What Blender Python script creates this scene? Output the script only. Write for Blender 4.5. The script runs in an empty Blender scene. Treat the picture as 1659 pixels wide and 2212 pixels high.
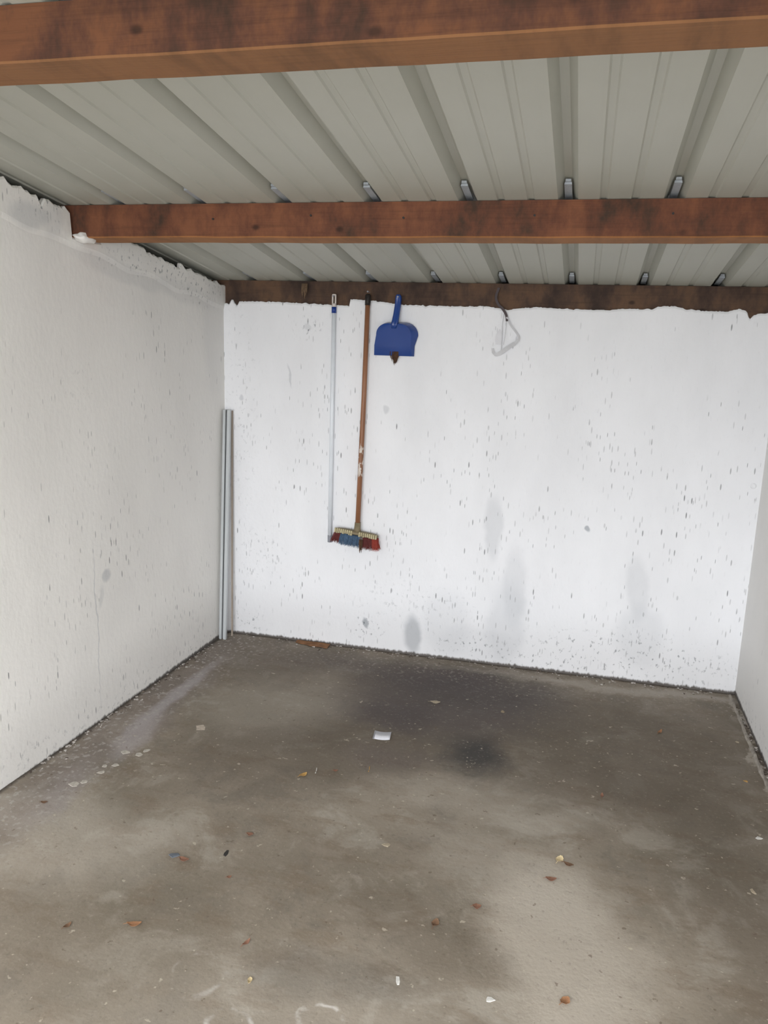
import bpy, bmesh, math, random
from mathutils import Vector, Matrix, noise as mnoise

S = bpy.context.scene
C = S.collection

# ------------------------------------------------------------------ camera
cam_data = bpy.data.cameras.new('camera')
cam = bpy.data.objects.new('camera', cam_data)
C.objects.link(cam)
YAW, PITCH, ROLL = -0.2393, -0.2087, 0.0308
fw = Vector((math.sin(YAW)*math.cos(PITCH), math.cos(YAW)*math.cos(PITCH), math.sin(PITCH)))
r0 = Vector((math.cos(YAW), -math.sin(YAW), 0)); u0 = r0.cross(fw)
rt = math.cos(ROLL)*r0 + math.sin(ROLL)*u0
up = -math.sin(ROLL)*r0 + math.cos(ROLL)*u0
m = Matrix((rt, up, -fw)).transposed().to_4x4()
m.translation = Vector((1.9305, -4.1123, 1.6933))
cam.matrix_world = m
cam_data.sensor_fit = 'HORIZONTAL'; cam_data.sensor_width = 36.0
cam_data.lens = 1727.2/1659*36.0
cam_data.clip_start = 0.02
S.camera = cam

# ------------------------------------------------------------------ overcast sky, exposure
w = bpy.data.worlds.new('overcast_sky'); S.world = w; w.use_nodes = True
nt = w.node_tree; bg = nt.nodes['Background']
tc = nt.nodes.new('ShaderNodeTexCoord'); sp = nt.nodes.new('ShaderNodeSeparateXYZ')
cr = nt.nodes.new('ShaderNodeValToRGB')
nt.links.new(tc.outputs['Generated'], sp.inputs[0]); nt.links.new(sp.outputs['Z'], cr.inputs[0])
nt.links.new(cr.outputs[0], bg.inputs[0])
cr.color_ramp.elements[0].color = (0.935, 0.955, 0.985, 1); cr.color_ramp.elements[0].position = 0.0
cr.color_ramp.elements[1].color = (1.085, 1.105, 1.14, 1); cr.color_ramp.elements[1].position = 1.0
bg.inputs[1].default_value = 3.0
S.view_settings.view_transform = 'Standard'
S.view_settings.look = 'None'
S.view_settings.gamma = 1.0
S.view_settings.use_curve_mapping = False
S.view_settings.exposure = 1.52

W = 2.7884          # width of the back wall
SL = 0.1404         # roof pitch
AL = 0.0334         # splay of the left wall
AR = 0.001
FS = -0.0111        # fall of the slab
YF = -4.75          # plane of the garage door opening
X0, PP = 0.157, 0.3338
roof_z = lambda y: 2.0 - SL*y
flr = lambda y: FS*y

# daylight portal in the door opening: guides sampling of the sky, gives no light of its own
pd = bpy.data.lights.new('door_portal', 'AREA'); pd.shape = 'RECTANGLE'; pd.size = 2.9; pd.size_y = 2.2
pd.cycles.is_portal = True
po = bpy.data.objects.new('door_portal', pd); C.objects.link(po)
po.location = (W/2-0.07, YF-0.12, 1.1); po.rotation_euler = (math.radians(90), 0, 0)

# ------------------------------------------------------------------ helpers
def link(name, bm, mat, parent=None, smooth=False):
    me = bpy.data.meshes.new(name); bm.normal_update(); bm.to_mesh(me); bm.free()
    me.materials.append(mat)
    if smooth:
        for p in me.polygons: p.use_smooth = True
    o = bpy.data.objects.new(name, me); C.objects.link(o)
    if parent:
        o.parent = parent
        o.matrix_parent_inverse = Matrix.Translation(-parent.location)
    return o
def empty(name, loc):
    o = bpy.data.objects.new(name, None); C.objects.link(o); o.location = loc; o.empty_display_size = .05
    return o
def tag(o, label=None, cat=None, group=None, kind=None):
    if label: o['label'] = label
    if cat: o['category'] = cat
    if group: o['group'] = group
    if kind: o['kind'] = kind
    return o
def box(bm, a, b, bev=0.0):
    r = bmesh.ops.create_cube(bm, size=1)
    vs = r['verts']
    for v in vs:
        v.co = Vector([(a[i]+b[i])/2 + v.co[i]*(b[i]-a[i]) for i in range(3)])
    if bev:
        es = list({e for v in vs for e in v.link_edges})
        bmesh.ops.bevel(bm, geom=es, offset=bev, segments=2, affect='EDGES', profile=.7)
def tube(bm, pts, rad, n=10, sx=1.0, cap=True):
    """swept tube; rad may be a list; sx flattens across"""
    pts = [Vector(p) for p in pts]; rings = []
    ref = Vector((0, 1, 0))
    for i, p in enumerate(pts):
        t = (pts[min(i+1, len(pts)-1)] - pts[max(i-1, 0)]).normalized()
        a = t.cross(ref)
        if a.length < .05: a = t.cross(Vector((1, 0, 0)))
        a.normalize(); b = t.cross(a).normalized()
        rr = rad[i] if isinstance(rad, (list, tuple)) else rad
        rings.append([bm.verts.new(p + rr*(math.cos(k*2*math.pi/n)*a + sx*math.sin(k*2*math.pi/n)*b)) for k in range(n)])
    for i in range(len(rings)-1):
        for k in range(n):
            bm.faces.new((rings[i][k], rings[i][(k+1) % n], rings[i+1][(k+1) % n], rings[i+1][k]))
    if cap:
        bm.faces.new(rings[0][::-1]); bm.faces.new(rings[-1])
    return rings
def loft(bm, sections, closed=True, caps=True):
    rings = [[bm.verts.new(p) for p in s] for s in sections]
    n = len(rings[0])
    for i in range(len(rings)-1):
        for k in range(n if closed else n-1):
            bm.faces.new((rings[i][k], rings[i][(k+1) % n], rings[i+1][(k+1) % n], rings[i+1][k]))
    if caps and closed:
        bm.faces.new(rings[0][::-1]); bm.faces.new(rings[-1])
def recalc(bm): bmesh.ops.recalc_face_normals(bm, faces=bm.faces[:])
def s2l(c):
    return tuple([((x/255+0.055)/1.055)**2.4 if x > 10 else x/255/12.92 for x in c]) + (1,)

# ------------------------------------------------------------------ node helpers
class NT:
    def __init__(s, name, rough=.8, metallic=0.0, spec=.3):
        s.m = bpy.data.materials.new(name); s.m.use_nodes = True; s.t = s.m.node_tree
        s.b = s.t.nodes['Principled BSDF']
        s.b.inputs['Roughness'].default_value = rough; s.b.inputs['Metallic'].default_value = metallic
        s.b.inputs['Specular IOR Level'].default_value = spec
        s.co = s.t.nodes.new('ShaderNodeTexCoord').outputs['Object']
    def n(s, ty): return s.t.nodes.new(ty)
    def l(s, a, b): s.t.links.new(a, b)
    def setin(s, sock, v):
        if hasattr(v, 'is_linked') or hasattr(v, 'links'): s.l(v, sock)
        else: sock.default_value = v
    def mapping(s, v, loc=(0,0,0), rot=(0,0,0), sc=(1,1,1), ty='POINT'):
        k = s.n('ShaderNodeMapping'); k.vector_type = ty; s.l(v, k.inputs[0])
        k.inputs[1].default_value = loc; k.inputs[2].default_value = rot; k.inputs[3].default_value = sc
        return k.outputs[0]
    def noise(s, v, scale, detail=3, rough=.55, dist=0, col=False):
        k = s.n('ShaderNodeTexNoise'); s.l(v, k.inputs['Vector']); k.inputs['Scale'].default_value = scale
        k.inputs['Detail'].default_value = detail; k.inputs['Roughness'].default_value = rough
        k.inputs['Distortion'].default_value = dist
        return k.outputs['Color' if col else 'Fac']
    def rng(s, v, a, b, c=0., d=1., smooth=True):
        k = s.n('ShaderNodeMapRange'); k.interpolation_type = 'SMOOTHSTEP' if smooth else 'LINEAR'
        s.setin(k.inputs[0], v)
        for i, x in enumerate((a, b, c, d)): s.setin(k.inputs[i+1], x)
        return k.outputs[0]
    def math(s, op, a, b=0.0, clamp=False):
        k = s.n('ShaderNodeMath'); k.operation = op; k.use_clamp = clamp
        s.setin(k.inputs[0], a); s.setin(k.inputs[1], b); return k.outputs[0]
    def mix(s, f, a, b, mode='MIX'):
        k = s.n('ShaderNodeMix'); k.data_type = 'RGBA'; k.blend_type = mode
        s.setin(k.inputs[0], f); s.setin(k.inputs[6], a); s.setin(k.inputs[7], b); return k.outputs[2]
    def ramp(s, f, stops):
        k = s.n('ShaderNodeValToRGB'); s.l(f, k.inputs[0]); e = k.color_ramp.elements
        while len(e) < len(stops): e.new(.5)
        for i, (p, c) in enumerate(stops): e[i].position = p; e[i].color = c
        return k.outputs[0]
    def blob(s, v, cx, cy, rx, ry, ang=0., soft=.6, ring=None):
        q = s.mapping(v, (cx, cy, 0), (0, 0, ang), (rx, ry, 1e3), 'TEXTURE')
        k = s.n('ShaderNodeVectorMath'); k.operation = 'LENGTH'; s.l(q, k.inputs[0])
        d = k.outputs['Value']
        if ring:
            d = s.math('ABSOLUTE', s.math('SUBTRACT', d, 1.0)); return s.rng(d, ring, 0.0)
        return s.rng(d, 1+soft, 1-soft)
    def col(s, v): s.setin(s.b.inputs['Base Color'], v)
    def bump(s, h, st=.3, dist=.01):
        k = s.n('ShaderNodeBump'); k.inputs['Strength'].default_value = st; k.inputs['Distance'].default_value = dist
        s.l(h, k.inputs['Height']); s.l(k.outputs[0], s.b.inputs['Normal'])

def plain(name, rgb, rough=.5, metallic=0., var=.12, scale=30, spec=.3, stretch=(1,1,1)):
    t = NT(name, rough, metallic, spec)
    n = t.noise(t.mapping(t.co, sc=stretch), scale, 3)
    c = s2l(rgb)
    dk = tuple(x*(1-var) for x in c[:3])+(1,); lt = tuple(min(1, x*(1+var)) for x in c[:3])+(1,)
    t.col(t.ramp(n, [(.3, dk), (.7, lt)]))
    return t.m

# ------------------------------------------------------------------ painted wall material
def wall_mat(name, axis, base, dens, patches=(), smudges=(), foot=.012, cool=(), slope_band=False, grey=.0):
    """axis: which coordinate runs along the wall"""
    t = NT(name, .75, 0, .25)
    rot = (0, 0, 0)
    sp = t.n('ShaderNodeSeparateXYZ'); t.l(t.co, sp.inputs[0])
    cb = t.n('ShaderNodeCombineXYZ'); t.l(sp.outputs[axis], cb.inputs[0]); t.l(sp.outputs['Z'], cb.inputs[1])
    uv = cb.outputs[0]; Z = sp.outputs['Z']
    big = t.noise(t.mapping(uv, sc=(1.6, .7, 1)), 1.6, 4)
    b = s2l(base)
    lo = tuple(x*.955 for x in b[:3])+(1,); hi = tuple(min(1, x*1.03) for x in b[:3])+(1,)
    c = t.ramp(big, [(.35, lo), (.65, hi)])
    fine = t.noise(t.mapping(uv, sc=(130, 22, 1)), 1, 3)
    c = t.mix(t.rng(fine, .58, .8, 0, .10), c, s2l((150, 152, 154)))
    # grey brushed patches where the paint is thin
    wob = t.mix(.06, uv, t.noise(uv, 7, 3, col=True), 'ADD')
    for (x, z, rx, rz, a, st) in patches:
        c = t.mix(t.math('MULTIPLY', t.blob(wob, x+.03, z+.03, rx, rz, a, .35), st), c, s2l((152, 158, 165)))
    # pits and nicks through the paint, in clusters
    clus = t.noise(uv, 2.3, 2)
    for i, (sx, sz, thr, p0, st) in enumerate(((56, 11, .17, .968, .75), (120, 17, .19, .965, .65), (75, 12, .20, .955, .34), (26, 9, .11, 1.0, .4))):
        v = t.n('ShaderNodeTexVoronoi'); v.voronoi_dimensions = '2D'
        t.l(t.mapping(uv, (i*7.3, i*3.1, 0), sc=(sx, sz, 1)), v.inputs['Vector']); v.inputs['Scale'].default_value = 1
        s2 = t.n('ShaderNodeSeparateXYZ'); t.l(v.outputs['Color'], s2.inputs[0])
        keep = t.rng(t.math('ADD', s2.outputs[0], t.math('ADD', t.math('MULTIPLY', clus, .42), t.rng(Z, 1.9, .9, -.02, .012))), p0+.20+(.5-dens)*.25, p0+.23+(.5-dens)*.25)
        dot = t.rng(v.outputs['Distance'], thr*1.25, thr*.7)
        mk = t.math('MULTIPLY', t.math('MULTIPLY', keep, dot), t.math('MULTIPLY', t.rng(s2.outputs[1], 0, 1, .35, 1), st))
        c = t.mix(mk, c, s2l((92, 94, 96)))
    # dark smudged groups (old mortar showing)
    sm = t.noise(t.mapping(uv, sc=(1.5, 1, 1)), 34, 4, .6)
    for (x, z, rx, rz, st) in smudges:
        mk = t.math('MULTIPLY', t.blob(uv, x, z, rx, rz, 0, .7), t.rng(sm, .57, .68))
        c = t.mix(t.math('MULTIPLY', mk, st), c, s2l((96, 104, 110)))
    # dirty, paint-free foot
    fn = t.noise(t.mapping(uv, sc=(1, .2, 1)), 55, 3)
    zz = t.math('ADD', Z, t.math('MULTIPLY', fn, -.03))
    c = t.mix(t.rng(zz, foot-.006, foot-.020), c, s2l((74, 68, 64)))
    c = t.mix(t.rng(t.math('ADD', Z, t.math('MULTIPLY', big, -.25)), .25, -.05, 0, .22), c, s2l((150, 146, 142)))
    t.col(c)
    h = t.math('ADD', t.noise(t.mapping(uv, sc=(1, .6, 1)), 45, 4), t.math('MULTIPLY', t.noise(uv, 6, 3), 1.6))
    t.bump(h, .24, .006)
    return t.m

M = {}
M['wall_back'] = wall_mat('painted_render_back', 'X', (240, 241, 244), .50,
    patches=[(1.11, .12, .05, .11, .12, .6), (1.52, .76, .045, .16, 0, .22), (1.65, .45, .06, .2, 0, .16), (2.27, .5, .05, .16, .1, .14),
             (1.30, .2, .12, .2, 0, .12), (1.62, .22, .1, .25, 0, .2), (2.3, .25, .12, .16, 0, .16), (1.46, .1, .2, .1, 0, .12), (.93, 1.349, .015, .02, 0, .25), (.48, 1.765, .02, .02, 0, .2),
             (2.0, .79, .012, .014, 0, .7), (.84, .16, .015, .03, .3, .8), (.38, 1.5, .006, .06, .2, .3), (.1, 1.371, .01, .016, 0, .3)],
    smudges=[(2.2, .13, .42, .12, .75), (1.4, .1, .18, .06, .75), (.12, .08, .12, .06, .6), (1.75, .06, .3, .05, .6), (.85, .13, .08, .06, .9),
             (.48, 1.76, .06, .05, .8), (2.6, .1, .2, .1, .3), (1.1, .3, .3, .12, .25), (.22, .5, .12, .14, .3), (.1, 1.3, .08, .5, .25)])
M['wall_left'] = wall_mat('painted_render_left', 'Y', (236, 234, 230), .48,
    patches=[(-1.133, .666, .022, .03, .5, .4), (-1.17, .58, .015, .05, -.3, .2), (-.9, 1.95, .35, .04, -.14, .14), (-1.37, 2.1, .06, .07, 0, .16), (-.4, 1.9, .25, .05, -.14, .12), (-1.5, 2.1, .1, .05, 0, .3), (-.1, 1.7, .12, .3, 0, .12), (-1.21, .45, .0035, .36, 0, .35)],
    smudges=[(-.7, 2.0, .35, .05, .7), (-.25, 1.92, .2, .06, .7), (-1.4, 2.14, .14, .04, .7), (-.9, .05, .8, .04, .4), (-1.25, 1.5, .12, .1, .15), (-1.7, .1, .2, .05, .3)], foot=.017)
M['wall_right'] = wall_mat('painted_render_right', 'Y', (234, 233, 231), .18, smudges=[(-.7, .06, .6, .04, .5)], foot=.020)

# ------------------------------------------------------------------ concrete floor material
def floor_mat():
    t = NT('stained_concrete', .72, 0, .35)
    co = t.co
    wob = t.mix(.34, co, t.noise(co, 2.6, 7, .66, col=True), 'ADD')   # shifts by about +.17
    D = .17
    wr_ = t.mix(.05, co, t.noise(t.mapping(co, (-.0, 0, 0)), 9, 3, .6, col=True), 'ADD')
    rb = t.rng(t.noise(co, 14, 3, .6), .42, .60)
    n1 = t.noise(co, 1.7, 6, .62); n2 = t.noise(co, 9, 5, .6); n3 = t.noise(co, 70, 4, .6); n4 = t.noise(co, 4.0, 5, .65, .6)
    c = t.ramp(n1, [(.30, s2l((116, 108, 94))), (.52, s2l((137, 127, 113))), (.72, s2l((154, 144, 130)))])
    c = t.mix(t.rng(n4, .53, .66, 0, .48), c, s2l((112, 105, 95)))
    c = t.mix(t.rng(n4, .48, .34, 0, .50), c, s2l((170, 163, 151)))
    n7 = t.noise(t.mapping(co, (2, 9, 0), (0, 0, .5), (1, 2.2, 1)), 5, 6, .7)
    c = t.mix(t.rng(n7, .50, .64, 0, .45), c, s2l((116, 100, 82)))
    dark = s2l((66, 61, 58)); brown = s2l((86, 76, 63)); pale = s2l((186, 178, 166)); purple = s2l((72, 64, 64)); white = s2l((205, 200, 194))
    def add(cx, cy, rx, ry, a, soft, st, colr, ring=None, src=None):
        nonlocal c
        v = wob if src is None else src
        d = D if src is None else 0
        f = t.math('MULTIPLY', t.blob(v, cx+d, cy+d, rx, ry, a, soft, ring), st)
        if ring: f = t.math('MULTIPLY', f, rb)
        c = t.mix(f, c, colr)
    # broad tone: back half darker with oil and damp
    add(1.45, -.55, 1.5, .75, 0, .5, .40, brown)
    add(2.3, -.85, .6, .5, 0, .5, .46, brown)
    add(.75, -1.35, .45, .25, .3, .6, .42, brown)
    add(1.25, -.95, .5, .2, .2, .6, .35, brown)
    add(1.15, -1.95, .6, .3, 0, .7, .14, brown)
    add(2.55, -1.7, .22, .6, .1, .6, .50, brown)
    add(1.42, -.52, .50, .36, .2, .5, .74, purple)
    add(1.55, -.38, .4, .2, 0, .6, .4, s2l((62, 57, 56)))
    add(1.1, -.25, .5, .16, 0, .6, .55, purple)
    add(1.58, -1.03, .12, .16, .2, .7, .85, s2l((48, 47, 47)))
    add(1.2, -.75, .18, .14, .4, .5, .5, purple)
    add(1.25, -1.15, .18, .12, .2, .6, .45, s2l((98, 88, 84)))
    add(.85, -1.1, .3, .1, .3, .6, .35, brown)
    add(2.25, -1.1, .3, .12, -.2, .6, .35, brown)
    add(.25, -.25, .35, .25, 0, .7, .25, purple)
    # paler, scoured patches
    add(.62, -.85, .34, .28, .4, .6, .25, pale)
    add(2.00, -2.08, .20, .42, .10, .45, .80, s2l((180, 171, 158)))
    add(1.80, -1.78, .30, .16, -.5, .6, .35, pale)
    add(1.9, -1.42, .2, .07, .2, .6, .35, pale)
    add(.42, -2.05, .30, .18, .3, .6, .40, pale)
    add(1.6, -1.35, .3, .12, .1, .6, .28, pale)
    add(.18, -1.9, .25, .12, .3, .6, .35, pale)
    add(1.3, -2.55, .6, .2, 0, .6, .22, pale)
    add(.75, -2.42, .40, .22, 0, .6, .45, s2l((112, 102, 88)))
    add(2.2, -.12, .7, .05, 0, .6, .35, pale)
    add(1.62, -2.12, .3, .12, -.5, .5, .30, brown)
    add(1.42, -2.35, .22, .09, 0, .5, .3, s2l((86, 84, 80)))
    # salty streak along the left wall and rim of the right one
    add(.165, -.85, .035, .38, .0, .6, .70, s2l((184, 179, 180)), src=wr_)
    add(.20, -1.25, .06, .20, .15, .6, .65, s2l((178, 172, 172)), src=wr_)
    add(.15, -1.75, .07, .22, .0, .6, .35, s2l((168, 162, 160)))
    add(.10, -1.2, .13, 1.0, 0, .4, .35, s2l((128, 119, 118)))
    add(2.765, -.6, .012, .7, 0, .5, .7, s2l((170, 162, 150)))
    add(2.60, -.11, .3, .03, 0, .5, .5, s2l((158, 150, 140)))
    # white rings left by pots of paint
    add(1.435, -2.465, .055, .045, 0, 0, .8, white, ring=.22, src=wr_)
    add(1.225, -2.545, .06, .05, 0, 0, .6, white, ring=.20, src=wr_)
    add(1.075, -2.415, .07, .075, 0, 0, .35, white, ring=.20, src=wr_)
    # flaked off whitewash along walls
    sp = t.n('ShaderNodeSeparateXYZ'); t.l(co, sp.inputs[0])
    X, Y = sp.outputs['X'], sp.outputs['Y']
    fl = t.noise(co, 48, 3, .5)
    nearL = t.rng(X, .42, .02); nearB = t.rng(Y, -.5, -.02)
    c = t.mix(t.math('MULTIPLY', t.math('MULTIPLY', nearL, t.rng(fl, .56, .64)), .60), c, s2l((176, 170, 164)))
    c = t.mix(t.math('MULTIPLY', t.math('MULTIPLY', nearB, t.rng(fl, .57, .66)), .50), c, s2l((164, 156, 148)))
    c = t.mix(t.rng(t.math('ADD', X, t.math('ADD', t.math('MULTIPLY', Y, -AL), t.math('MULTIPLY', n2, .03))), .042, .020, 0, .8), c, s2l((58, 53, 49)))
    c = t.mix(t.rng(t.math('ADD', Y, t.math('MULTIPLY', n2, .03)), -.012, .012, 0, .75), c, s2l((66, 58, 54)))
    c = t.mix(t.rng(n2, .6, .75, 0, .18), c, s2l((84, 78, 70)))
    c = t.mix(t.rng(n3, .55, .75, 0, .22), c, s2l((172, 165, 152)))
    c = t.mix(t.rng(n3, .42, .28, 0, .25), c, s2l((74, 68, 60)))
    n5 = t.noise(t.mapping(co, (3, 1, 0)), 42, 3, .5); n6 = t.noise(t.mapping(co, (7, 5, 0)), 36, 3, .5)
    c = t.mix(t.rng(n5, .68, .73, 0, .6), c, s2l((188, 178, 160)))
    c = t.mix(t.rng(n6, .69, .74, 0, .55), c, s2l((92, 76, 62)))
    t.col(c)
    t.bump(t.math('ADD', t.math('MULTIPLY', n3, .5), n2), .35, .006)
    return t.m
M['floor'] = floor_mat()

# ------------------------------------------------------------------ timber, metal, small materials
def beam_mat(name, a, b, d, seed, under=(150, 112, 80)):
    t = NT(name, .75, 0, .25)
    v = t.mapping(t.co, (seed, seed*.7, 0))
    blotch = t.noise(t.mapping(v, sc=(4.6, 1, 2.6)), 1.7, 5, .66)
    grain = t.noise(t.mapping(v, sc=(2.5, 60, 60)), 1.2, 4, .6)
    c = t.ramp(blotch, [(.34, s2l(d)), (.48, s2l(a)), (.62, s2l(b))])
    c = t.mix(t.rng(grain, .5, .75, 0, .4), c, s2l(tuple(x*.7 for x in a)))
    under_col = t.mix(t.rng(blotch, .35, .6), s2l(tuple(x*.86 for x in under)), s2l(under))
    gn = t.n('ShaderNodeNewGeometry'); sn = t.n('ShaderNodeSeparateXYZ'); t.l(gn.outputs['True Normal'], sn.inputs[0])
    c = t.mix(t.rng(sn.outputs['Z'], -.3, -.6, 0, .9), c, t.mix(t.rng(grain, .5, .75, 0, .3), under_col, s2l(tuple(x*.75 for x in under))))  # faces pointing down take a lighter, oranger colour
    # scattered dark spots
    vo = t.n('ShaderNodeTexVoronoi'); vo.voronoi_dimensions = '2D'
    sp = t.n('ShaderNodeSeparateXYZ'); t.l(v, sp.inputs[0]); cb = t.n('ShaderNodeCombineXYZ')
    t.l(sp.outputs['X'], cb.inputs[0]); t.l(sp.outputs['Z'], cb.inputs[1])
    t.l(t.mix(.08, t.mapping(cb.outputs[0], sc=(6, 9, 1)), t.noise(v, 9, 2, col=True), 'ADD'), vo.inputs['Vector']); vo.inputs['Scale'].default_value = 1
    s2 = t.n('ShaderNodeSeparateXYZ'); t.l(vo.outputs['Color'], s2.inputs[0])
    c = t.mix(t.math('MULTIPLY', t.math('MULTIPLY', t.rng(s2.outputs[0], .80, .84), t.rng(vo.outputs['Distance'], .13, .03)), .7), c, s2l((38, 28, 24)))
    t.col(c); t.bump(t.math('ADD', grain, blotch), .4, .004)
    return t.m
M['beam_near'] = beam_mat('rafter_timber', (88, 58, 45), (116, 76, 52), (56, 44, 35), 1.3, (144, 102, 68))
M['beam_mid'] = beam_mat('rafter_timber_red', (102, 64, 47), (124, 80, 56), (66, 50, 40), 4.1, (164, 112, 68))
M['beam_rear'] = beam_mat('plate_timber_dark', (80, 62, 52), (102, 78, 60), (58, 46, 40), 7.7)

def roof_mat():
    t = NT('coated_roof_steel', .45, 0.0, .4)
    n = t.noise(t.mapping(t.co, sc=(1, .5, 1)), 3, 4); n2 = t.noise(t.mapping(t.co, sc=(60, 2, 1)), 1, 2)
    c = t.ramp(n, [(.3, s2l((172, 172, 160))), (.7, s2l((180, 180, 170)))])
    c = t.mix(t.rng(n2, .55, .8, 0, .12), c, s2l((160, 162, 150)))
    t.col(c); return t.m
M['roof'] = roof_mat()
M['clip'] = plain('galvanised_steel', (172, 178, 184), .5, .1, .1, 60)
M['dark'] = plain('gap_shade', (36, 33, 30), .9)  # near-black that stands for shade in the gaps under the roof
M['ground'] = plain('asphalt', (128, 126, 122), .9, var=.15, scale=8)
M['blue'] = plain('blue_plastic', (32, 66, 136), .26, 0, .05, 9, .5)
M['blue_dk'] = plain('blue_plastic_band', (22, 58, 136), .35, 0, .05, 20, .5)
M['pole'] = plain('white_coated_steel', (232, 237, 243), .3, .0, .03, 20, .5)
M['white_plastic'] = plain('white_plastic', (214, 206, 200), .4, 0, .05, 40, .5)
M['grey_plastic'] = plain('grey_plastic', (150, 152, 160), .5, 0, .06, 40)
M['black'] = plain('black_rubber', (42, 38, 36), .5, 0, .15, 60)
M['cream'] = plain('cream_plastic', (178, 168, 134), .55, 0, .18, 60)
M['head_core'] = plain('brown_grey_plastic', (128, 116, 92), .6, 0, .15, 60)
M['bris_red'] = plain('dark_red_bristle', (104, 48, 46), .6, 0, .25, 90)
M['bris_red2'] = plain('bright_red_bristle', (152, 60, 48), .6, 0, .2, 90)
M['bris_blue'] = plain('blue_grey_bristle', (74, 98, 124), .6, 0, .3, 120)
M['bris_grey'] = plain('grey_bristle', (120, 110, 104), .7, 0, .3, 120)
M['fibre'] = plain('brown_fibre', (88, 64, 48), .9, 0, .3, 90)
M['cobweb'] = plain('dusty_cobweb', (128, 106, 84), .9, 0, .3, 60)
M['alu'] = plain('aluminium', (196, 200, 202), .42, .35, .05, 40, .5, (1, 1, .05))
M['batten'] = plain('beige_batten', (158, 146, 134), .8, 0, .12, 30, .2, (1, 1, .1))
M['strap'] = plain('grey_plastic_strap', (200, 200, 203), .5, 0, .08, 30)
M['tape'] = plain('pale_grey_tape', (222, 222, 226), .5, 0, .04, 30)
M['strap_dk'] = plain('dark_cord', (84, 76, 78), .8, 0, .1, 30)
M['paper'] = plain('white_paper', (206, 206, 212), .7, 0, .04, 60)
M['paper_edge'] = plain('grey_print', (150, 150, 156), .7, 0, .04, 60)
M['rust'] = plain('rusty_sheet', (124, 88, 58), .8, 0, .3, 22)
M['mortar'] = plain('mortar', (150, 143, 134), .9, 0, .25, 35)
M['crumbs_light'] = plain('pale_crumbs', (180, 174, 168), .9, 0, .2, 12)
M['crumbs_dark'] = plain('dark_crumbs', (96, 86, 78), .9, 0, .3, 12)
def handle_mat():
    t = NT('varnished_handle_wood', .4, 0, .4)
    n = t.noise(t.mapping(t.co, sc=(60, 60, 3)), 1, 4)
    c = t.ramp(n, [(.3, s2l((132, 90, 64))), (.7, s2l((158, 110, 80)))])
    sp = t.n('ShaderNodeSeparateXYZ'); t.l(t.co, sp.inputs[0])
    wear = t.noise(t.mapping(t.co, (0, 0, 2), sc=(40, 40, 22)), 1, 2)
    zone = t.rng(t.math('ABSOLUTE', t.math('SUBTRACT', sp.outputs['Z'], 1.07)), .12, .05)
    c = t.mix(t.math('MULTIPLY', zone, t.rng(wear, .56, .62)), c, s2l((214, 204, 194)))
    t.col(c); return t.m
M['handle'] = handle_mat()

# ------------------------------------------------------------------ structure
rnd = random.Random(7)
def jag(x, amp, f, seed): return amp*mnoise.noise(Vector((x*f, seed, 0)))
def interp(tab, x):
    if x <= tab[0][0]: return tab[0][1]
    for (a, za), (b, zb) in zip(tab, tab[1:]):
        if x <= b: return za + (zb-za)*(x-a)/(b-a)
    return tab[-1][1]
# floor slab
bm = bmesh.new()
nx, ny = 60, 110
g = [[bm.verts.new((-0.35 + 3.45*i/nx, YF + (0.25-YF)*j/ny, flr(YF + (0.25-YF)*j/ny))) for i in range(nx+1)] for j in range(ny+1)]
for j in range(ny):
    for i in range(nx):
        f = bm.faces.new((g[j][i], g[j][i+1], g[j+1][i+1], g[j+1][i]))
        f.smooth = True
        c_ = f.calc_center_median()
for row in g:
    for v in row: v.co.z += .004*mnoise.noise(Vector((v.co.x*2.5, v.co.y*2.5, 0)))
r = bmesh.ops.extrude_face_region(bm, geom=bm.faces[:])
for v in [e for e in r['geom'] if isinstance(e, bmesh.types.BMVert)]: v.co.z -= .12
recalc(bm)
tag(link('floor', bm, M['floor']), kind='structure')
# yard outside
bm = bmesh.new(); box(bm, (-14, -24, -.2), (17, YF, flr(YF)-.015))
tag(link('ground', bm, M['ground']), kind='structure')

# back wall: render laps ragged over the foot of the rear plate
JB = [(-.3, 1.88), (.03, 1.872), (.05, 1.905), (.055, 1.88), (.075, 1.862), (.09, 1.886), (.2, 1.888), (.35, 1.886), (.6, 1.878), (.705, 1.874), (.712, 1.908), (.78, 1.905), (.86, 1.90), (.92, 1.892),
      (1.0, 1.884), (1.3, 1.882), (1.42, 1.886), (1.50, 1.874), (1.53, 1.868), (1.56, 1.876), (1.66, 1.886), (1.8, 1.880), (2.0, 1.878), (2.08, 1.886), (2.2, 1.886), (2.24, 1.898), (2.3, 1.904), (2.36, 1.890), (2.44, 1.884),
      (2.55, 1.882), (2.6, 1.896), (2.63, 1.886), (2.645, 1.846), (2.66, 1.87), (2.72, 1.880), (3.1, 1.88)]
bm = bmesh.new(); secs = []
x = -.3
while x < W+.31:
    zt = interp(JB, x) + jag(x, .006, 40, 1) + jag(x, .004, 120, 2)
    bow = .004*mnoise.noise(Vector((x*1.3, 0, 3)))
    secs.append([(x, bow, -.1), (x, bow, zt-.01), (x, .004+bow, zt), (x, .013, zt+.001), (x, .0135, 1.80), (x, .25, 1.80), (x, .25, -.1)])
    x += .0075
loft(bm, secs); recalc(bm)
wb = tag(link('wall_back', bm, M['wall_back']), kind='structure')
bm = bmesh.new(); bmesh.ops.create_uvsphere(bm, u_segments=14, v_segments=8, radius=.014)
for v in bm.verts: v.co = Vector((v.co.x, v.co.y*.5, v.co.z)) + Vector((2.752, .0, 1.072))
link('paint_blob', bm, M['wall_back'], wb, True)

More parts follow.
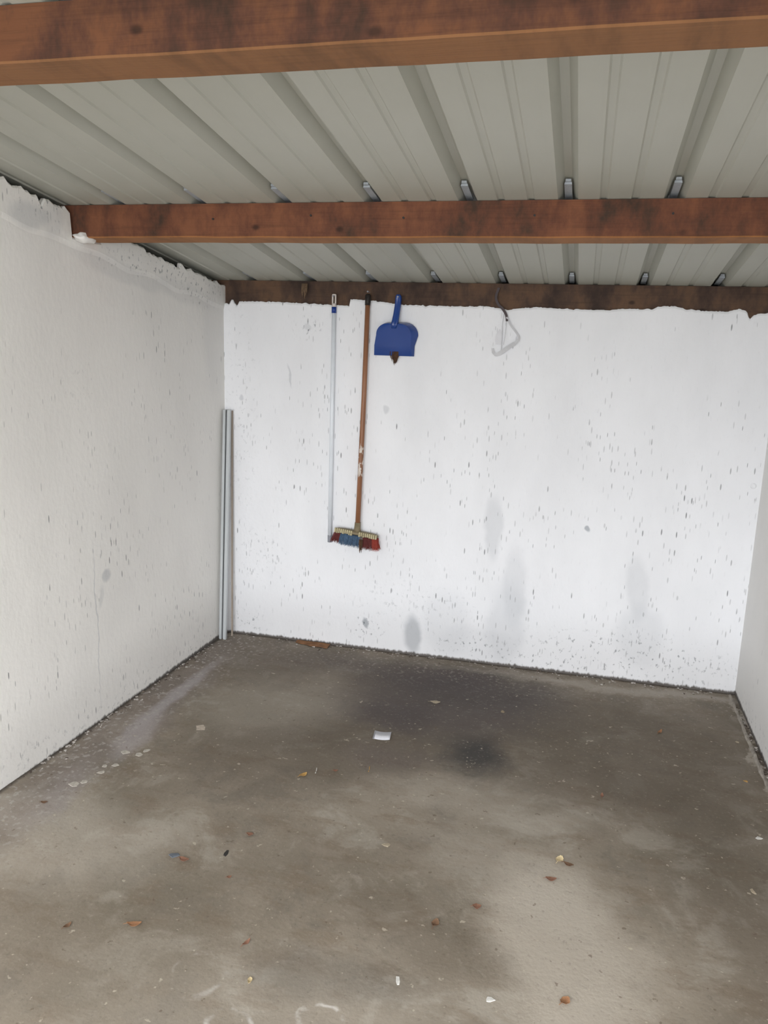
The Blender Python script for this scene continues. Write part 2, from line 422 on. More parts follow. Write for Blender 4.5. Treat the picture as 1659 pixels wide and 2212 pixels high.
# left wall: free top edge follows the roof with a dark gap, a pocket holds the beams
BEAMS = [(-1.25, 2.055, .165), (-2.525, 2.2435, .142), (-3.76, 2.42, .13)]   # front y, underside z, depth
def left_top(y):
    z = roof_z(y) - (.032 if y > -1.1 else .026) + jag(y, .016, 22, 5) + jag(y, .008, 60, 8)
    if -1.47 < y < -1.41: z -= .035*max(0, 1-abs(y+1.43)/.02)
    if -.75 < y < -.45: z -= .012
    return z
bm = bmesh.new(); secs = []
ys = []
y = YF
while y < .0:
    ys.append(y); y += .0075
ys.append(.02)
for y in ys:
    z = left_top(y)
    for (yb, zb, dp) in BEAMS:
        if yb-.017 < y < yb+dp+.01: z = min(z, zb + .001)
    xx = AL*y
    band = .006 if z-.0 > 0 else 0
    zb_ = roof_z(y)-.15 + jag(y, .02, 5, 3)
    secs.append([(xx, y, -.1), (xx, y, zb_-.01), (xx+.004, y, zb_+.01), (xx+.004, y, z-.008), (xx-.002, y, z), (xx-.016, y, z), (xx-.018, y, z-.14), (xx-.24, y, z-.14), (xx-.24, y, -.1)])
loft(bm, secs); recalc(bm)
wl = tag(link('wall_left', bm, M['wall_left']), kind='structure')
# near-black core closing the gap above both side walls; its colour paints in the shade
def infill(parent, x0, x1, nm):
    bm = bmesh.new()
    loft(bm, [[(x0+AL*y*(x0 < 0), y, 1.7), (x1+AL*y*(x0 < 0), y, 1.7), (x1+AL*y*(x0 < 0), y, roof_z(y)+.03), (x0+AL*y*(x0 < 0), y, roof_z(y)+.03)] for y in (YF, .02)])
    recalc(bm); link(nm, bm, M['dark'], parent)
infill(wl, -.2, -.11, 'gap_shade_fill')
bm = bmesh.new(); secs = []
for y in ys:
    z = roof_z(y) - .02 + jag(y, .012, 18, 25)
    for (yb, zb, dp) in BEAMS:
        if yb-.008 < y < yb+dp+.01: z = min(z, zb + .001)
    xx = W + AR*y
    secs.append([(xx, y, -.1), (xx, y, z-.004), (xx+.004, y, z), (xx+.1, y, z), (xx+.1, y, z-.05), (xx+.25, y, z-.05), (xx+.25, y, -.1)])
loft(bm, secs); recalc(bm)
wr = tag(link('wall_right', bm, M['wall_right']), kind='structure')
infill(wr, W+.11, W+.2, 'gap_shade_fill')
# upper closing of the back wall above the plate, and front fascia with door head
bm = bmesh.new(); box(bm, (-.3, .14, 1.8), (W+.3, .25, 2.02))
link('gap_shade_fill', bm, M['dark'], wb)  # same near-black fill, behind the plate
bm = bmesh.new(); box(bm, (-.45, YF-.10, 2.30), (W+.3, YF-.001, 2.75))
tag(link('trim_1', bm, M['wall_right']), kind='structure')

# roof: ribbed steel sheets, one object per pan
ceil = tag(empty('ceiling', (0, 0, 2.0)), kind='structure')
TH = .0012; RH = .036
def profile():
    p = [(-.0115, RH), (.0115, RH), (.033, 0)]
    for a in (.30, .60):
        c0 = a*PP
        p += [(c0, 0), (c0+.005, .0045), (c0+.022, .0045), (c0+.027, 0)]
    p += [(PP-.033, 0), (PP-.0115, RH-.0005)]
    return p
pr = profile()
bm = bmesh.new(); secs = []
for y in (YF-.15, -3.6, -2.5, -1.25, .0, .30):
    secs.append([(a, y, roof_z(y)-2.0+h) for a, h in pr] + [(a, y, roof_z(y)-2.0+h+TH) for a, h in reversed(pr)])
loft(bm, secs); recalc(bm)
for v in bm.verts: pass
me_sheet = bpy.data.meshes.new('roof_sheet'); bm.to_mesh(me_sheet); bm.free(); me_sheet.materials.append(M['roof'])
# saddle clip that holds a rib at each timber
bm = bmesh.new()
def clip_shape(bm, y0, y1):
    for hh, w_, u, v in ((.017, .0120, y0+.01, y1), (.0235, .0090, y0, y1)):
        loft(bm, [[(-w_, y, hh-SL*y), (w_, y, hh-SL*y), (w_*.9, y, hh+.007-SL*y), (-w_*.9, y, hh+.007-SL*y)] for y in (u, v)])
clip_shape(bm, -.10, .06); recalc(bm)
me_clip = bpy.data.meshes.new('clip'); bm.to_mesh(me_clip); bm.free(); me_clip.materials.append(M['clip'])
for k in range(-2, 9):
    o = bpy.data.objects.new('roof_sheet', me_sheet); C.objects.link(o); o.parent = ceil
    o.location = (X0 + k*PP, 0, 0)
    if 0 <= k <= 7:
        for yb in (-2.525, -1.25, .012):
            c_ = bpy.data.objects.new('clip', me_clip); C.objects.link(c_); c_.parent = o
            c_.location = (0, yb, -SL*yb)

# ------------------------------------------------------------------ roof timbers
def beam(name, yb, zb, dp, x0, x1, mat, label, wob=.004, seed=0):
    bm = bmesh.new(); secs = []
    n = 60
    for i in range(n+1):
        x = x0 + (x1-x0)*i/n
        a = jag(x, wob, 1.3, seed); b = jag(x, wob*.5, 6, seed+3); c = .004
        zt0, zt1 = roof_z(yb)-.0015, roof_z(yb+dp)-.0015
        z0 = zb + a*.6 + b; f = yb + b; k = yb+dp + a
        secs.append([(x, f, z0+c), (x, f, zt0), (x, k, roof_z(k)-.0015), (x, k, z0+c), (x, k-c, z0), (x, f+c, z0)])
    loft(bm, secs); recalc(bm)
    return tag(link(name, bm, mat), label, 'beam')
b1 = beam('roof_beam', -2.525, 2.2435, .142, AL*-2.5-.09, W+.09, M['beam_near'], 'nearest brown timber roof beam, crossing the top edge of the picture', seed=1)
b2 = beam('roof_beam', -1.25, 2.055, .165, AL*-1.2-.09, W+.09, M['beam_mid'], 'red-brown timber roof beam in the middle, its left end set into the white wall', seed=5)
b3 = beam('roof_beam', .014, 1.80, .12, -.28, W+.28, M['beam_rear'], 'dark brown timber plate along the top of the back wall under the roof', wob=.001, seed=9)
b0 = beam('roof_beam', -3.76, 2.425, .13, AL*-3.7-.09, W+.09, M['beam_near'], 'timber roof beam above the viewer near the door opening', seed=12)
# nail heads and worn nail holes on beams
def nails(parent, y, pts):
    for (x, z) in pts:
        bm = bmesh.new(); bmesh.ops.create_cone(bm, cap_ends=True, segments=10, radius1=.004, radius2=.0035, depth=.006)
        for v in bm.verts: v.co = Vector((x+v.co.x, y-.002+v.co.z, z+v.co.y))
        recalc(bm); link('nail_head', bm, M['black'], parent)
nails(b2, -1.25, [(.93, 2.13), (1.27, 2.12), (1.72, 2.125), (2.16, 2.128), (.55, 2.12)])
# mortar dab where the middle beam enters the left wall
bm = bmesh.new(); bmesh.ops.create_icosphere(bm, subdivisions=3, radius=1)
for v in bm.verts:
    d = 1+.35*mnoise.noise(v.co*1.7)
    v.co = Vector((v.co.x*.035*d-.005, v.co.y*.05*d-1.225, v.co.z*.020*d+2.057))
link('mortar_dab', bm, M['wall_left'], wl, True)

# rough mortar fillets at the wall feet
def fillet(name, pts, wd, ht, mat, parent, seed):
    bm = bmesh.new(); secs = []
    n = int(sum((Vector(b)-Vector(a)).length for a, b in zip(pts, pts[1:]))/.012)
    a, b = Vector(pts[0]), Vector(pts[-1]); t = (b-a).normalized(); s = Vector((-t.y, t.x, 0))
    for i in range(n+1):
        p = a.lerp(b, i/n); q = i*.012
        w1 = wd*(1+.7*mnoise.noise(Vector((q*16, seed, 0)))); h1 = ht*(1+.8*mnoise.noise(Vector((q*20, seed+4, 0))))
        off = s*wd*.5*mnoise.noise(Vector((q*3, seed+9, 0)))
        z = flr(p.y)-.004
        secs.append([tuple(p+off+s*-w1+Vector((0, 0, z))), tuple(p+off+s*-w1*.4+Vector((0, 0, z+h1+.004))), tuple(p+off+s*w1*.4+Vector((0, 0, z+h1*.9+.004))), tuple(p+off+s*w1+Vector((0, 0, z)))])
    loft(bm, secs); recalc(bm); return link(name, bm, mat, parent)
flo = bpy.data.objects['floor']
fillet('mortar_ridge', [(2.762, -.03, 0), (2.757, -1.7, 0)], .009, .010, M['mortar'], flo, 2)
# crumbs and flakes swept against the walls
def crumbs(name, n, place, smin, smax, seed, label):
    R = random.Random(seed); bm = bmesh.new()
    for i in range(n):
        x, y = place(R); s = smin+(smax-smin)*R.random()**2
        vs = bmesh.ops.create_icosphere(bm, subdivisions=1, radius=s)['verts'] if s > .006 else bmesh.ops.create_cube(bm, size=s*1.4)['verts']
        rot = Matrix.Rotation(R.random()*6, 3, 'Z'); fl = R.uniform(.15, .6)
        for v in vs:
            d = 1+.4*mnoise.noise(v.co*140+Vector((i, 0, 0)))
            c_ = rot @ Vector((v.co.x*d*1.2, v.co.y*d, v.co.z*d*fl))
            v.co = c_ + Vector((x, y, flr(y)+s*fl*.45))
    o = link(name, bm, M['crumbs_dark']); o.data.materials.append(M['crumbs_light'])
    for p_ in o.data.polygons: p_.material_index = 1 if mnoise.noise(p_.center*31) > .05 else 0
    return tag(o, label, 'debris', kind='stuff')
crumbs('floor_debris', 330, lambda R: ((lambda y, q: (AL*y+.006+abs(R.gauss(0, .03 if q else .010)), y))(-.20-2.1*R.random(), R.random() < .5)), .002, .008, 3, 'pale and dark crumbs of paint and mortar along the foot of the left wall')
crumbs('floor_debris', 300, lambda R: (.10+2.6*R.random(), -.006-abs(R.gauss(0, .04 if R.random() < .5 else .01))), .002, .0075, 4, 'crumbs of mortar and dirt scattered along the foot of the back wall')
crumbs('floor_debris', 150, lambda R: (W-.006-abs(R.gauss(0, .010)), -.15-1.7*R.random()), .003, .008, 8, 'dark grit packed against the foot of the right wall')

# ------------------------------------------------------------------ telescopic pole
p = empty('telescopic_pole', (.628, -.014, .607))
tag(p, 'thin white metal pole with a blue band near its top, hanging on the back wall', 'pole')
Y = -.0135
bm = bmesh.new(); tube(bm, [(.629, Y, 1.868), (.628, Y, 1.30), (.627, Y, .64)], [.0105, .0108, .0112], 20); recalc(bm); link('tube', bm, M['pole'], p, True)
bm = bmesh.new(); tube(bm, [(.6292, Y, 1.867), (.6292, Y, 1.836)], .0125, 20); recalc(bm); link('band', bm, M['blue_dk'], p, True)['label'] = 'blue plastic band'
bm = bmesh.new()
tube(bm, [(.629, Y, 1.866), (.629, Y, 1.885)], .0118, 16)
pts = [(.629+.0078*max(-1, min(1, 1.5*math.sin(a))), Y, 1.904-.024*max(-1, min(1, 1.25*math.cos(a)))) for a in [i*2*math.pi/28 for i in range(29)]]
tube(bm, pts, .0046, 8)
recalc(bm); link('hanging_eye', bm, M['white_plastic'], p, True)['label'] = 'white plastic eye at the top'
bm = bmesh.new(); tube(bm, [(.627, Y, .645), (.627, Y, .606)], [.0125, .012], 18); recalc(bm); link('end_cap', bm, M['grey_plastic'], p, True)['label'] = 'grey plastic end cap'
def nail(x, z, y0, label):
    bm = bmesh.new(); tube(bm, [(x, y0, z), (x, .03, z-.002)], .0016, 8); tube(bm, [(x, y0-.0015, z), (x, y0, z)], .0045, 10)
    recalc(bm); tag(link('nail', bm, M['grey_plastic']), label, 'nail')
nail(.629, 1.9215, -.030, 'small steel nail holding up the eye of the white pole')

# ------------------------------------------------------------------ broom
br = empty('broom', (.80, -.02, .60))
tag(br, 'wooden-handled broom hanging head down on the back wall, red and blue bristles', 'broom')
hp = [(.8135, -.024, 1.90), (.806, -.027, 1.40), (.798, -.031, 1.05), (.791, -.036, .712)]
bm = bmesh.new(); tube(bm, hp, [.0125, .013, .0135, .0135], 20); recalc(bm); link('handle', bm, M['handle'], br, True)
bm = bmesh.new(); tube(bm, [(.8132, -.0242, 1.878), (.8137, -.024, 1.895), (.814, -.024, 1.928), (.814, -.024, 1.934)], [.0145, .015, .0145, .009], 16); recalc(bm); link('grip_cap', bm, M['black'], br, True)['label'] = 'black rubber cap'
th = math.radians(-5.5)   # head hangs slightly askew
def H(u, v, wz):   # along head, toward viewer, up
    return (.786 + u*math.cos(th) - wz*math.sin(th), -.038 - v, .678 + u*math.sin(th) + wz*math.cos(th))
bm = bmesh.new()
tube(bm, [(.7915, -.0355, .735), (.790, -.0365, .70), H(.003, 0, .008)], [.016, .018, .021], 16)
secs = []
for i in range(25):
    u = -.122 + .244*i/24
    e = math.sqrt(max(0, 1-(abs(u)/.126)**6)); hw = .022*e+.003; hh = .012*e
    secs.append([H(u, hw*math.cos(a), -.002+hh*math.sin(a)*(1.2 if math.sin(a) > 0 else .9)) for a in [j*2*math.pi/14 for j in range(14)]])
loft(bm, secs); recalc(bm)
link('head', bm, M['head_core'], br, True)
# cream root tufts that show as teeth
bm = bmesh.new(); R_ = random.Random(11)
for i in range(21):
    u = -.115 + .230*i/20
    if abs(u-.003) < .02: continue
    hgt = R_.uniform(.020, .027); w_ = R_.uniform(.0030, .0042)
    loft(bm, [[H(u+a_*w_*(1+.2*q), .0235+.002*q-b_, .011-hgt*q) for a_, b_ in ((-1, 0), (1, 0), (1, .012), (-1, .012))] for q in (0, .25, .6, 1)])
recalc(bm); tag(link('bristle_root', bm, M['cream'], br), 'cream stubs of the bristle roots', kind='stuff')
def bristles(u0, u1, mat, label, seed, l0=.060):
    R_ = random.Random(seed); bm = bmesh.new()
    n = int((u1-u0)/.0022)
    for i in range(n):
        for row in range(7):
            u = u0+(u1-u0)*(i+R_.random())/n; v = -.022+.046*row/6+R_.uniform(-.003, .003)
            L = l0+R_.uniform(-.006, .007); sp = 1+.11*(abs(u)/.12)**2
            tube(bm, [H(u, v, -.014), H(u*(1+.05), v*1.15, -.014-L*.5), H(u*sp*1.03+R_.uniform(-.003, .003), v*1.35+R_.uniform(-.003, .003), -.014-L)], [.0013, .0013, .0007], 3, cap=False)
    recalc(bm); return tag(link('bristles', bm, mat, br), label, kind='stuff')
bristles(-.120, -.082, M['bris_red'], 'dark red bristles at the left end', 1, .052)
bristles(-.082, .028, M['bris_blue'], 'blue-grey bristles in the middle', 2, .058)
bristles(.028, .044, M['bris_grey'], 'grey-brown worn bristles', 3, .058)
bristles(.044, .094, M['bris_red'], 'dark red bristles right of the middle', 4, .060)
bristles(.094, .121, M['bris_red2'], 'bright red bristles at the right end', 5, .060)
def tuft(name, cx, cy, z0, z1, wd, n, seed, parent, mat, taper=.5):
    R_ = random.Random(seed); bm = bmesh.new()
    for i in range(n):
        a = R_.gauss(0, .4); x = cx+wd*max(-1, min(1, a)); ln = (z0-z1)*R_.uniform(.45, 1)*(1-.45*abs(a))
        y = cy+R_.uniform(-.006, .006)
        tube(bm, [(x, y, z0+.01), (x+R_.uniform(-.003, .003), y-.002, z0-ln*.5), (x*taper+cx*(1-taper)+R_.uniform(-.005, .005), y-.003, z0-ln)], [.0022, .0018, .0007], 4, cap=False)
    recalc(bm); return tag(link(name, bm, mat, parent), kind='stuff')
t_ = tuft('fibre_tuft', .822, -.078, .640, .572, .010, 34, 2, br, M['fibre'], .9); t_['label'] = 'brown fibre caught in the bristles, hanging below them'
nail(.814, 1.9455, -.033, 'small steel nail in the dark plate above the broom handle')

# ------------------------------------------------------------------ blue dustpan
dp = empty('dustpan', (.957, -.01, 1.627))
tag(dp, 'blue plastic dustpan hanging by its handle on the back wall beside the broom', 'dustpan')
def outline(hw_b, hw_t, zb, zt, cxb, cxt, rad, n=10):
    """open bottom outline going up the left side, over the round shoulders, down the right"""
    P = []
    P.append((cxb-hw_b, zb)); P.append((cxb-hw_b+(hw_b-hw_t)*.5, (zb+zt-rad)/2))
    for i in range(n+1):
        a = math.pi - i*(math.pi/2)/n; P.append((cxt-hw_t+rad+rad*math.cos(a), zt-rad+rad*.95*math.sin(a)))
    for i in range(n+1):
        a = math.pi/2 - i*(math.pi/2)/n; P.append((cxt+hw_t-rad+rad*math.cos(a), zt-rad+rad*.95*math.sin(a)))
    P.append((cxb+hw_b-(hw_b-hw_t)*.5, (zb+zt-rad)/2)); P.append((cxb+hw_b, zb))
    return P
zb_, zt_ = 1.628, 1.792
face = outline(.100, .092, zb_, zt_, .953, .960, .060)
rim = outline(.106, .109, zb_, zt_+.010, .957, .972, .070)
def fy(z): return -.020 - .042*(z-zb_)/(zt_-zb_)
bm = bmesh.new()
fv = [bm.verts.new((x, fy(z)*(1.0), z)) for x, z in face]
rv = [bm.verts.new((x, -.008, z)) for x, z in rim]
n_ = len(fv)
for i in range(n_-1): bm.faces.new((fv[i], fv[i+1], rv[i+1], rv[i]))
# pan floor: rows joining left and right outline points, slightly dished
rows = []
for i in range(n_//2):
    a, b = fv[i], fv[n_-1-i]; row = [a]
    for j in range(1, 12):
        q = a.co.lerp(b.co, j/12); q.y += .007*math.sin(math.pi*j/12)*(1 if i > 0 else .6)
        row.append(bm.verts.new(q))
    row.append(b); rows.append(row)
for i in range(len(rows)-1):
    for j in range(12): bm.faces.new((rows[i][j], rows[i][j+1], rows[i+1][j+1], rows[i+1][j]))
recalc(bm)
o = link('pan', bm, M['blue'], dp, True)
md = o.modifiers.new('thickness', 'SOLIDIFY'); md.thickness = .0022
md = o.modifiers.new('bevel', 'BEVEL'); md.width = .0035; md.segments = 3; md.limit_method = 'ANGLE'; md.angle_limit = math.radians(35)
# handle: moulded channel with a rounded, pierced end
bm = bmesh.new(); secs = []
for i, (x, y, z, hw) in enumerate([(.961, -.052, 1.765, .012), (.9635, -.052, 1.785, .019), (.967, -.045, 1.810, .0175), (.969, -.034, 1.84, .0165), (.972, -.026, 1.88, .0160), (.9735, -.024, 1.91, .0165), (.974, -.024, 1.926, .0150), (.974, -.024, 1.934, .0090)]):
    d = .010 if i > 0 else .004
    secs.append([(x-hw, y+d*.9, z), (x-hw*.95, y-d*.3, z), (x-hw*.6, y-d, z), (x-hw*.3, y-d*.7, z), (x+hw*.3, y-d*.7, z), (x+hw*.6, y-d, z), (x+hw*.95, y-d*.3, z), (x+hw, y+d*.9, z), (x+hw*.6, y+d, z), (x-hw*.6, y+d, z)])
loft(bm, secs); recalc(bm); link('handle', bm, M['blue'], dp, True)
nail(.974, 1.922, -.040, 'small steel nail through the handle end of the blue dustpan')
t_ = tuft('fibre_tuft', .962, -.016, 1.640, 1.577,   .028, 42, 5, None, M['fibre'], .55)
del t_['kind']
tag(t_, 'ragged clump of brown fibre sticking out below the blue dustpan', 'fibre', kind='stuff')

# ------------------------------------------------------------------ looped strap
st = empty('looped_strap', (1.52, -.01, 1.88))
tag(st, 'grey plastic strap bent into a hooked loop, hanging on the right of the back wall', 'strap')
def ribbon(pts, wd, th_, sub=5):
    bm = bmesh.new(); P = [Vector(q) for q in pts]; Q = []
    for i in range(len(P)-1):
        p0, p1, p2, p3 = P[max(i-1, 0)], P[i], P[i+1], P[min(i+2, len(P)-1)]
        for k in range(sub):
            t = k/sub
            Q.append(.5*((2*p1)+(-p0+p2)*t+(2*p0-5*p1+4*p2-p3)*t*t+(-p0+3*p1-3*p2+p3)*t*t*t))
    Q.append(P[-1]); secs = []
    for i, q in enumerate(Q):
        t = (Q[min(i+1, len(Q)-1)]-Q[max(i-1, 0)]).normalized(); s = Vector((t.z, 0, -t.x)).normalized()
        n = Vector((0, -1, 0)); ww = wd[i*len(wd)//len(Q)] if isinstance(wd, list) else wd
        secs.append([tuple(q+s*ww*a+n*th_*b) for a, b in ((-.5, -.5), (.5, -.5), (.5, .5), (-.5, .5))])
    loft(bm, secs); recalc(bm); return bm
link('dark_end', ribbon([(1.478, -.006, 1.975), (1.466, -.008, 1.93), (1.480, -.010, 1.895), (1.502, -.012, 1.875), (1.522, -.012, 1.845), (1.528, -.014, 1.815)], .012, .005), M['strap_dk'], st)['label'] = 'dark cord at the top'
link('strap', ribbon([(1.525, -.014, 1.835), (1.548, -.016, 1.795), (1.578, -.018, 1.760), (1.590, -.020, 1.735), (1.575, -.02, 1.712), (1.545, -.018, 1.690), (1.515, -.016, 1.668), (1.488, -.014, 1.652), (1.470, -.014, 1.660), (1.464, -.02, 1.682)], [.008, .008, .009, .010, .014, .019, .020, .020, .019, .013, .009], .0025), M['strap'], st)
link('string', ribbon([(1.512, -.010, 1.862), (1.506, -.010, 1.80), (1.508, -.010, 1.72), (1.506, -.008, 1.67)], .0028, .002), M['strap'], st)
link('string', ribbon([(1.524, -.010, 1.83), (1.524, -.010, 1.78), (1.518, -.010, 1.70)], .0022, .002), M['strap'], st)
link('tape', ribbon([(1.501, -.006, 1.772), (1.493, -.006, 1.745), (1.490, -.006, 1.70)], [.018, .028, .032, .032, .026], .0015), M['tape'], st)['label'] = 'grey tape tag'

# cobwebby fibre on the plate
t_ = tuft('cobweb', .462, -.010, 1.972, 1.900, .026, 14, 21, None, M['cobweb'], 1.0)
tag(t_, 'wisp of brown cobweb hanging over the dark plate left of the white pole', 'cobweb')

# ------------------------------------------------------------------ tracks leaning in the corner
tr = empty('aluminium_track', (.02, -.10, .002))
tag(tr, 'long grooved aluminium track standing in the back left corner', 'metal track')
top = Vector((.008, -.026, 1.306)); bot = Vector((.0035, -.105, flr(-.1)+.001))
def extr(sec, a, b, off=0):
    bm = bmesh.new(); secs = [[(p.x+u+off, p.y-v, p.z) for u, v in sec] for p in (a, b)]
    loft(bm, secs); recalc(bm); return bm
rail = [(0, 0), (0, .013), (.0015, .013), (.0015, -.004), (.0045, -.004), (.0040, .018), (.0165, .018), (.0165, 0)]
web = [(0, 0), (0, .006), (.0032, .006), (.0032, 0)]
rail2 = [(0, 0), (0, .018), (.0165, .018), (.0165, 0)]
link('rail', extr(rail, top, bot), M['alu'], tr)
link('channel_shade', extr([(0, -.001), (0, .003), (.0110, .003), (.0110, -.001)], top, bot, .0163), M['black'], tr)['label'] = 'black strip painting in the shade inside the channel'  # groove shade put into the colour of a black strip
link('web', extr(web, top, bot, .0201), M['alu'], tr)
link('rail', extr(rail2, top, bot, .0272), M['alu'], tr)
bt = empty('thin_batten', (.05, -.06, .002))
tag(bt, 'thin beige wooden batten behind the aluminium track in the corner', 'batten')
bm = extr([(0, 0), (0, .009), (.008, .009), (.008, 0)], Vector((.046, -.008, 1.30)), Vector((.050, -.045, flr(0)+.001)))
link('strip', bm, M['batten'], bt)

# ------------------------------------------------------------------ things on the floor
def on_floor(o, x, y, rz, lift=.0005):
    o.location = (x, y, flr(y)+.004*mnoise.noise(Vector((x*2.5, y*2.5, 0)))+lift); o.rotation_euler = (0, 0, rz)
# paper slip
pa = empty('paper_slip', (0, 0, 0)); tag(pa, 'small white paper slip lying on the dark stain of the floor', 'paper')
bm = bmesh.new(); secs = []
for i in range(9):
    u = -.037+.074*i/8; z = .004*abs(u/.037)**2+.001
    secs.append([(u, -.034, z), (u, .034, z+.002), (u, .034, z+.0026), (u, -.034, z+.0006)])
loft(bm, secs); recalc(bm); link('sheet', bm, M['paper'], pa, True)
bm = bmesh.new(); box(bm, (-.037, -.036, .004), (-.031, .036, .0068)); link('folded_edge', bm, M['paper_edge'], pa)['label'] = 'grey folded edge'
on_floor(pa, 1.19, -.985, .12)
# rusty sheet at the foot of the back wall
bm = bmesh.new(); secs = []
for i in range(13):
    x = .44+.20*i/12; d = .028+.02*abs(mnoise.noise(Vector((i*.9, 0, 4)))) + .03*(i/12)
    z = flr(0)+.003+.003*mnoise.noise(Vector((i*.5, 3, 0)))
    secs.append([(x, -.010, z+.004), (x, -.010-d, z), (x, -.010-d, z+.002), (x, -.010, z+.006)])
loft(bm, secs); recalc(bm)
tag(link('rusty_sheet', bm, M['rust']), 'rust-brown scrap of sheet lying at the foot of the back wall near the corner', 'scrap')

LM = {}
def cm(rgb):
    if rgb not in LM: LM[rgb] = plain('litter_%d' % len(LM), rgb, .8, 0, .2, 60)
    return LM[rgb]
ORG, YEL, BRN, TAN, DRK, WHT, PAL, RED, BLU = (146, 106, 76), (176, 140, 82), (112, 86, 66), (162, 150, 130), (50, 48, 46), (206, 204, 198), (200, 182, 144), (132, 96, 78), (96, 102, 110)
def leaf(x, y, ln, wd, rz, rgb, label, curl=.3, name='fallen_leaf', cat='leaf', group=None):
    bm = bmesh.new(); n = 8; top_ = []; R_ = random.Random(int(x*997+y*131))
    secs = []
    for i in range(n+1):
        t = i/n; w_ = wd*.5*math.sin(math.pi*min(.97, max(.04, t)))**.7*(1+.15*R_.uniform(-1, 1)); u = (t-.5)*ln
        z = curl*ln*(abs(t-.5)*2)**2*.5; e = curl*wd*.35
        secs.append([(u, -w_, z+e), (u, 0, z), (u, w_, z+e*.7), (u, w_, z+e*.7+.0007), (u, 0, z+.001), (u, -w_, z+e+.0007)])
    loft(bm, secs)
    if name == 'fallen_leaf':
        tube(bm, [(-ln*.48, 0, curl*ln*.45), (-ln*.75, ln*.04, .001)], [.0009, .0006], 5)
    recalc(bm); o = link(name, bm, cm(rgb)); on_floor(o, x, y, rz)
    return tag(o, label, cat, group)
def flake(x, y, sx, sy, rz, rgb, label, th=.003, name='paint_flake', cat='paint flake', group=None):
    th *= .5; k_ = 1.35 if group else 1.1; sx *= k_; sy *= k_; bm = bmesh.new(); R_ = random.Random(int(x*777+y*333)); n = 6
    pts = [(sx*.5*math.cos(a)*R_.uniform(.6, 1.25), sy*.5*math.sin(a)*R_.uniform(.6, 1.25)) for a in [(k+R_.uniform(-.3, .3))*2*math.pi/n for k in range(n)]]
    loft(bm, [[(a, b, 0) for a, b in pts], [(a*.9, b*.9, th) for a, b in pts]]); recalc(bm)
    o = link(name, bm, cm(rgb)); on_floor(o, x, y, rz); return tag(o, label, cat, group)
def stick(x, y, ln, rad, rz, rgb, label):
    bm = bmesh.new(); tube(bm, [(0, -ln/2, rad), (rad*.8, 0, rad*1.5), (0, ln/2, rad)], [rad, rad, rad*.7], 7); recalc(bm)
    o = link('twig', bm, cm(rgb)); on_floor(o, x, y, rz); return tag(o, label, 'twig')
leaf(.973, -1.396, .034, .022, .9, YEL, 'mustard-yellow leaf on the floor, left below the white paper slip')
leaf(2.380, -.564, .038, .016, 1.1, ORG, 'small orange leaf on the right of the floor in front of the back wall')
leaf(.789, -2.323, .042, .020, .3, ORG, 'orange-brown leaf at the lower left of the floor')
leaf(1.626, -2.071, .034, .022, 1.4, BRN, 'olive-brown leaf on the floor left of the pale patch')
leaf(1.735, -1.965, .026, .024, .2, RED, 'small red-brown leaf at the left edge of the pale patch of floor')
leaf(1.971, -1.654, .034, .026, 1.2, PAL, 'pale yellow leaf with a bright tip above the pale patch of floor')
leaf(2.001, -1.672, .034, .018, -.3, BRN, 'brown leaf touching the right side of the pale yellow one')
leaf(1.948, -1.766, .034, .020, .1, RED, 'reddish brown leaf just below the pale yellow one')
leaf(2.005, -2.264, .030, .024, .9, ORG, 'brown curled leaf at the bottom edge below the pale patch')
leaf(1.349, -.569, .048, .030, .1, TAN, 'tan leaf lying on the dark stain behind the paper slip', .12)
leaf(2.116, -1.200, .030, .012, 1.5, RED, 'narrow red-brown leaf on the right half of the floor, mid distance')
leaf(1.084, -1.324, .020, .016, .2, RED, 'tiny reddish leaf between the two thin twigs')
leaf(.783, -2.011, .034, .022, -.1, RED, 'dull red-brown leaf beside the dark blue-grey scrap')
leaf(.931, -1.820, .024, .018, 0, RED, 'faint reddish leaf left of centre, above the black scrap')
leaf(1.128, -2.301, .030, .012, 1.2, RED, 'slim rust-red leaf near the bottom, left of centre')
leaf(1.193, -2.426, .012, .024, .2, PAL, 'pale cream seed case near the bottom edge, left of centre', .5, 'seed_case', 'seed case')
leaf(.609, -2.380, .026, .014, 1.2, BRN, 'dark brown curled leaf near the left edge, low down')
leaf(.145, -1.858, .024, .016, .3, BRN, 'dark brown leaf close to the foot of the left wall')
leaf(.959, -2.049, .016, .012, .6, RED, 'tiny rusty leaf speck below the black scrap')
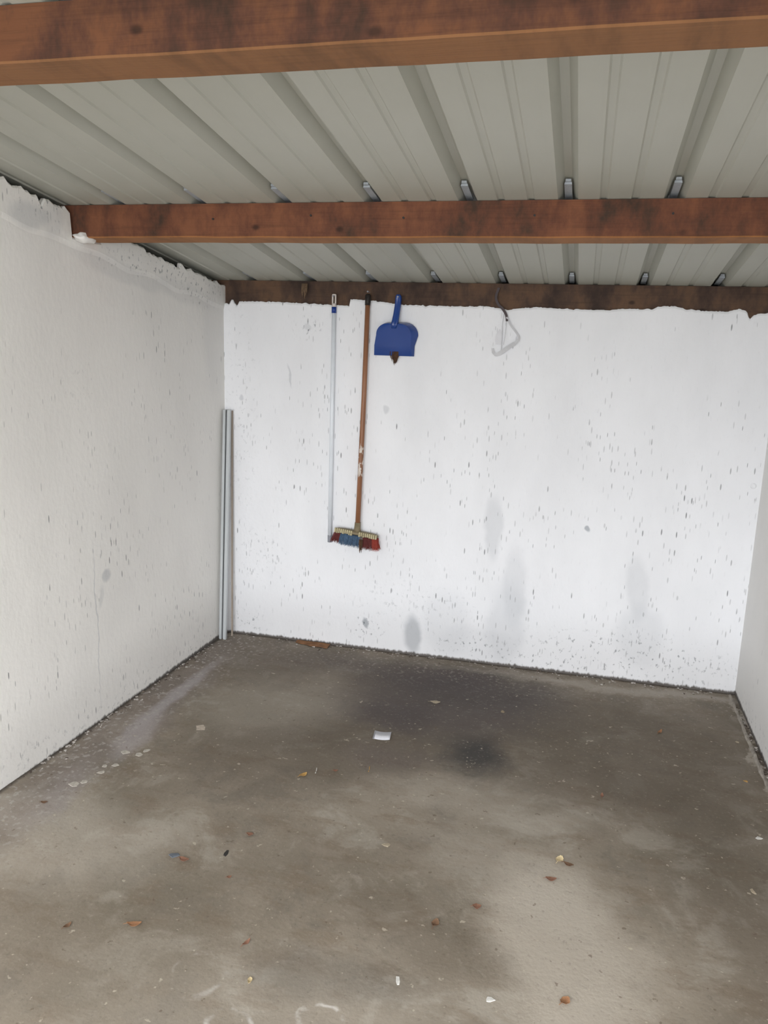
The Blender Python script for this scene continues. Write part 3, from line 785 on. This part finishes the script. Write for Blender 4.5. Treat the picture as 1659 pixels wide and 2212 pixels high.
flake(.897, -1.939, .012, .032, .1, DRK, 'narrow black scrap standing out left of centre on the floor', .004, 'dark_scrap', 'scrap')
flake(.739, -1.999, .036, .026, .4, BLU, 'dark blue-grey scrap on the left of the floor', .003, 'dark_scrap', 'scrap')
flake(1.570, -2.313, .014, .034, .3, WHT, 'white sliver of paint in the bottom middle, left of the round white chip')
flake(1.814, -2.311, .024, .022, 0, WHT, 'round white chip of paint near the bottom edge, right of centre')
flake(1.397, -1.740, .026, .022, .2, TAN, 'pale chip of plaster in the middle of the floor')
flake(2.655, -1.316, .022, .022, .2, WHT, 'white chip of paint at the right edge of the floor')
flake(2.575, -1.638, .014, .030, .4, TAN, 'pale sliver at the right edge, nearer than the white chip')
flake(.411, -1.149, .050, .060, .5, (176, 164, 150), 'broad thin flake of pale plaster left of the dark stain', .002)
g_ = 'paint flakes near the left wall'
for (x, y, a, b, t_) in [(.216, -1.441, .026, .030, 'largest pale paint flake in the cluster near the left wall'), (.217, -1.607, .024, .026, 'pale paint flake just in front of the cluster near the left wall'),
                         (.170, -1.717, .030, .030, 'pale paint flake nearest the viewer beside the left wall'), (.279, -1.441, .026, .024, 'pale paint flake right of the largest one in the left cluster'),
                         (.291, -1.405, .020, .026, 'pale paint flake at the right tip of the left cluster'), (.236, -1.541, .020, .024, 'small pale paint flake in the middle of the left cluster'),
                         (.200, -1.560, .016, .018, 'tiny pale paint flake left of the middle of the cluster'), (.195, -1.690, .020, .020, 'pale paint flake just behind the nearest one beside the left wall')]:
    flake(x, y, a, b, x*9, (176, 170, 160), t_, .003, group=g_)
flake(2.708, -.551, .018, .018, 0, TAN, 'pale chip of mortar by the right wall, rear one of two')
flake(2.683, -.910, .018, .014, 0, YEL, 'yellowish chip of mortar by the right wall, front one of two')
flake(1.671, -.571, .020, .026, 0, (140, 126, 104), 'dull brown chip at the right edge of the dark stain')
stick(1.209, -1.274, .040, .0018, .15, YEL, 'thin yellow twig standing out in the middle of the floor')
stick(1.010, -1.347, .040, .0018, .2, WHT, 'thin white twig right of the mustard-yellow leaf')
